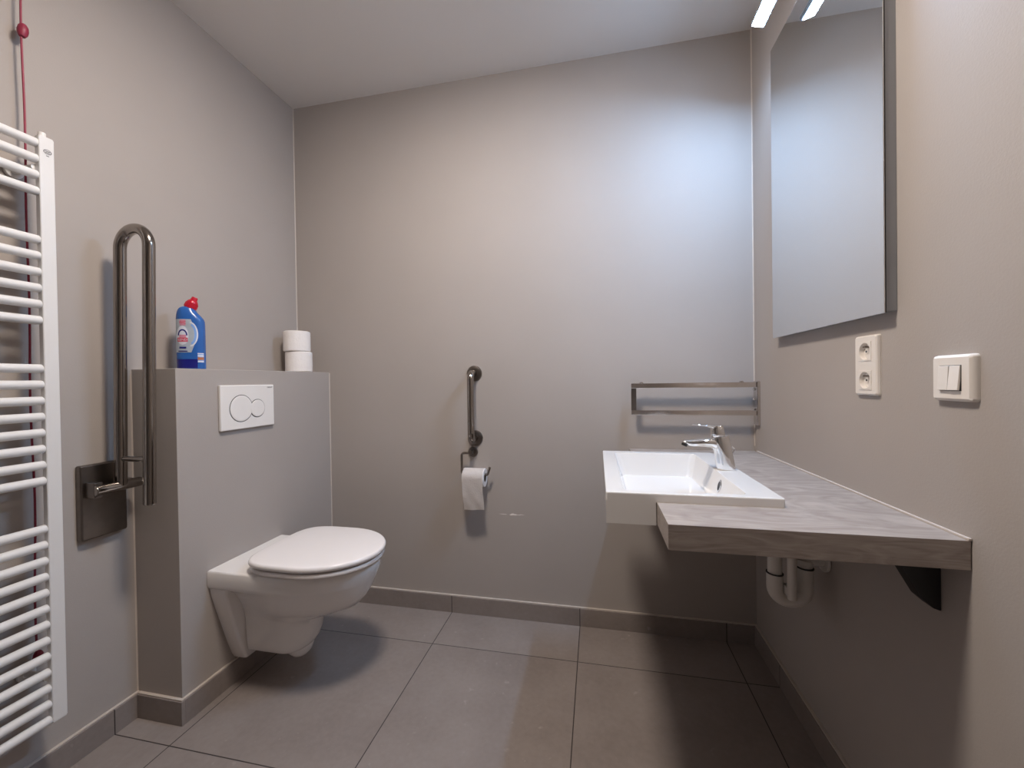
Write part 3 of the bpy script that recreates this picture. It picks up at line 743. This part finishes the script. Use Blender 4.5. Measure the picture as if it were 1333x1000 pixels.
# ------------------------------------------------------------------ mirror and its lamp
my0, my1, mz0, mz1, mt_ = -0.811, -0.248, 1.2305, 2.228, 0.026
mir = thing('wall_mirror', 'tall rectangular mirror in a slim grey aluminium frame on the right wall', 'mirror', (W, (my0 + my1) / 2, mz0))
b = new(); box(b, (W - mt_ + 0.0045, my0 + 0.003, mz0 + 0.004), (W, my1 - 0.003, mz1 - 0.003), 0.001); obj('frame', b, M['alu'], mir)
b = new(); box(b, (W - mt_ + 0.0022, my0 + 0.0005, mz0 + 0.0005), (W - mt_ + 0.0045, my1 - 0.0005, mz1 - 0.0005), 0.0004, 1); obj('backing_edge', b, M['black'], mir)
b = new(); box(b, (W - mt_, my0, mz0), (W - mt_ + 0.002, my1, mz1), 0.0006, 1); obj('glass', b, M['mirror'], mir)

la = math.radians(16)
ly0, ly1 = -0.70, -0.345
lx, lz = W - 0.100, 2.246
lm = thing('mirror_lamp', 'slim light bar with cool white glow above the wall mirror', 'lamp', (W, (ly0 + ly1) / 2, lz))
mt = Matrix.Translation((lx, 0, lz)) @ Matrix.Rotation(la, 4, 'Y')
b = new(); box(b, (-0.021, ly0 - 0.006, 0.0015), (0.021, ly1 + 0.006, 0.016), 0.003, 2, mt)
obj('housing', b, M['alu'], lm)
b = new(); box(b, (-0.017, ly0, -0.0010), (0.017, ly1, 0.0014), 0.0004, 1, mt); obj('light_strip', b, M['lamp_mirror'], lm, label='glowing white light strip')
for y in (ly0 + 0.10, ly1 - 0.10):
    b = new(); tube(b, fillet([(lx + 0.008, y, lz + 0.008), (lx + 0.05, y, lz + 0.012), (W - 0.001, y, lz + 0.012)], 0.01, 5), 0.005, 12)
    obj('arm', b, M['chrome'], lm)

# ------------------------------------------------------------------ double socket and light switch
def rounded_plate(bm, yc, zc, hy, hz, depth, r, e=0.003, crown=0.0):
    rr_ = []
    for x, ins in ((0.0, 0.0), (depth * .35, 0.0), (depth * .75, e * .35), (depth, e * 1.3)):
        rr_.append([(W - x, yc + p, zc + q_) for p, q_ in rrect(hy - ins, hz - ins, max(0.0015, r - ins * .5))])
    loft(bm, rr_)
def carve(o, cutter):
    bmesh.ops.recalc_face_normals(cutter, faces=cutter.faces)
    cm = bpy.data.meshes.new('cut'); cutter.to_mesh(cm); cutter.free()
    co_ = bpy.data.objects.new('cut', cm); COL.objects.link(co_)
    co_.location = -root_loc(o)
    md = o.modifiers.new('cut', 'BOOLEAN'); md.operation = 'DIFFERENCE'; md.solver = 'EXACT'; md.object = co_
    par = o.parent; o.parent = None
    bpy.context.view_layer.update()
    dg = bpy.context.evaluated_depsgraph_get()
    me = bpy.data.meshes.new_from_object(o.evaluated_get(dg))
    o.modifiers.clear(); o.data = me; o.parent = par
    for f in me.polygons: f.use_smooth = False
    bpy.data.objects.remove(co_); bpy.data.meshes.remove(cm)
sk = thing('double_socket', 'white vertical double power socket on the right wall below the mirror', 'power socket', (W, -0.716, 1.05))
b = new(); rounded_plate(b, -0.7165, 1.1205, 0.0405, 0.0705, 0.0095, 0.005); sf = obj('cover_frame', b, M['cream'], sk)
cutter = new()
for zc in (1.1535, 1.0855): box(cutter, (W - 0.03, -0.7165 - 0.0218, zc - 0.0218), (W - 0.0008, -0.7165 + 0.0218, zc + 0.0218))
carve(sf, cutter)
for zc in (1.1535, 1.0855):
    b = new(); x0 = W - 0.0095
    sq = [(0.0225 * math.cos(t) / max(abs(math.cos(t)), abs(math.sin(t))), 0.0225 * math.sin(t) / max(abs(math.cos(t)), abs(math.sin(t)))) for t in [2 * PI * k / 48 for k in range(48)]]
    def circ(r, x): return [(x, -0.7165 + r * math.cos(math.atan2(q_, p)), zc + r * math.sin(math.atan2(q_, p))) for p, q_ in sq]
    loft(b, [[(x0 - 0.0000, -0.7165 + p, zc + q_) for p, q_ in sq], [(x0 - 0.0012, -0.7165 + p, zc + q_) for p, q_ in sq], [(x0 - 0.0016, -0.7165 + p * .985, zc + q_ * .985) for p, q_ in sq], circ(0.0198, x0 - 0.0016), circ(0.0194, x0 - 0.0008), circ(0.0185, x0 + 0.0080)], False, True)
    si = obj('socket_insert', b, M['cream'], sk)
    b = new()
    for p in ((-0.0095, 0.0), (0.0095, 0.0)): cyl(b, (x0 + 0.0083, -0.7165 + p[0], zc + p[1]), (x0 + 0.0076, -0.7165 + p[0], zc + p[1]), 0.0026, 14)
    obj('contact_hole', b, M['black'], si)
    b = new(); cyl(b, (x0 + 0.0083, -0.7165, zc + 0.010), (x0 - 0.004, -0.7165, zc + 0.010), 0.0024, 14, 0.0008); obj('earth_pin', b, M['steel'], si)

sw = thing('light_switch', 'cream square light switch with two narrow rockers, rightmost on the wall', 'light switch', (W, -0.957, 1.05))
b = new(); rounded_plate(b, -0.9565, 1.0900, 0.0425, 0.0415, 0.0125, 0.006, 0.004); obj('cover_frame', b, M['cream'], sw)
b = new(); box(b, (W - 0.0131, -0.9565 - 0.0228, 1.0900 - 0.0228), (W - 0.0120, -0.9565 + 0.0228, 1.0900 + 0.0228), 0.0002, 1); obj('gap', b, M['dark'], sw)
for s, tl in ((-1, 0.09), (1, 0.045)):
    yc = -0.9565 + s * 0.0112
    mtx = Matrix.Translation((W - 0.0135, yc, 1.0900)) @ Matrix.Rotation(tl, 4, 'Y')
    b = new(); box(b, (-0.0030, -0.0107, -0.0218), (0.0010, 0.0107, 0.0218), 0.0010, 2, mtx); obj('rocker', b, M['cream'], sw)

# ------------------------------------------------------------------ ceiling lamp
clx, cly = 1.14, -1.08
cl = thing('ceiling_lamp', 'round flush white ceiling lamp lighting the middle of the room', 'lamp', (clx, cly, H))
b = new(); lathe(b, [(0.150, 0.0), (0.165, 0.0), (0.166, 0.012), (0.160, 0.016), (0.150, 0.017), (0.146, 0.014), (0.146, 0.004)], (clx, cly, H), (0, 0, -1), 56, False, False); obj('trim_ring', b, M['plastic'], cl)
b = new(); lathe(b, [(0.1455, 0.004), (0.1455, 0.016), (0.143, 0.022), (0.135, 0.028), (0.118, 0.033), (0.090, 0.037), (0.050, 0.039), (0.001, 0.040)], (clx, cly, H), (0, 0, -1), 56); obj('diffuser', b, M['lamp_ceiling'], cl)

# ------------------------------------------------------------------ world, camera, view
w = bpy.data.worlds.new('World'); S.world = w; w.use_nodes = True
w.node_tree.nodes['Background'].inputs[0].default_value = (0.05, 0.05, 0.05, 1)
w.node_tree.nodes['Background'].inputs[1].default_value = 0.2

cam = bpy.data.cameras.new('Camera'); co = bpy.data.objects.new('Camera', cam); COL.objects.link(co)
Rt = Vector((0.9787393248, 0.2046025776, -0.0143916406)); Up = Vector((0.0122764383, 0.0116037350, 0.9998573110)); Bk = Vector((0.2047403799, -0.9787763476, 0.0088452408))
mw = Matrix(((Rt.x, Up.x, Bk.x, 1.5102904924), (Rt.y, Up.y, Bk.y, -1.8262270398), (Rt.z, Up.z, Bk.z, 1.0969928755), (0, 0, 0, 1)))
co.matrix_world = mw
cam.sensor_fit = 'HORIZONTAL'; cam.sensor_width = 36.0; cam.lens = 528.3019 * 36.0 / 1333.0
cam.clip_start = 0.02; cam.clip_end = 50
S.camera = co

S.view_settings.view_transform = 'Standard'; S.view_settings.look = 'None'
S.view_settings.gamma = 1.0; S.view_settings.use_curve_mapping = False
S.view_settings.exposure = 0.0
S.cycles.max_bounces = 10; S.cycles.diffuse_bounces = 6; S.cycles.glossy_bounces = 6
S.cycles.use_denoising = True
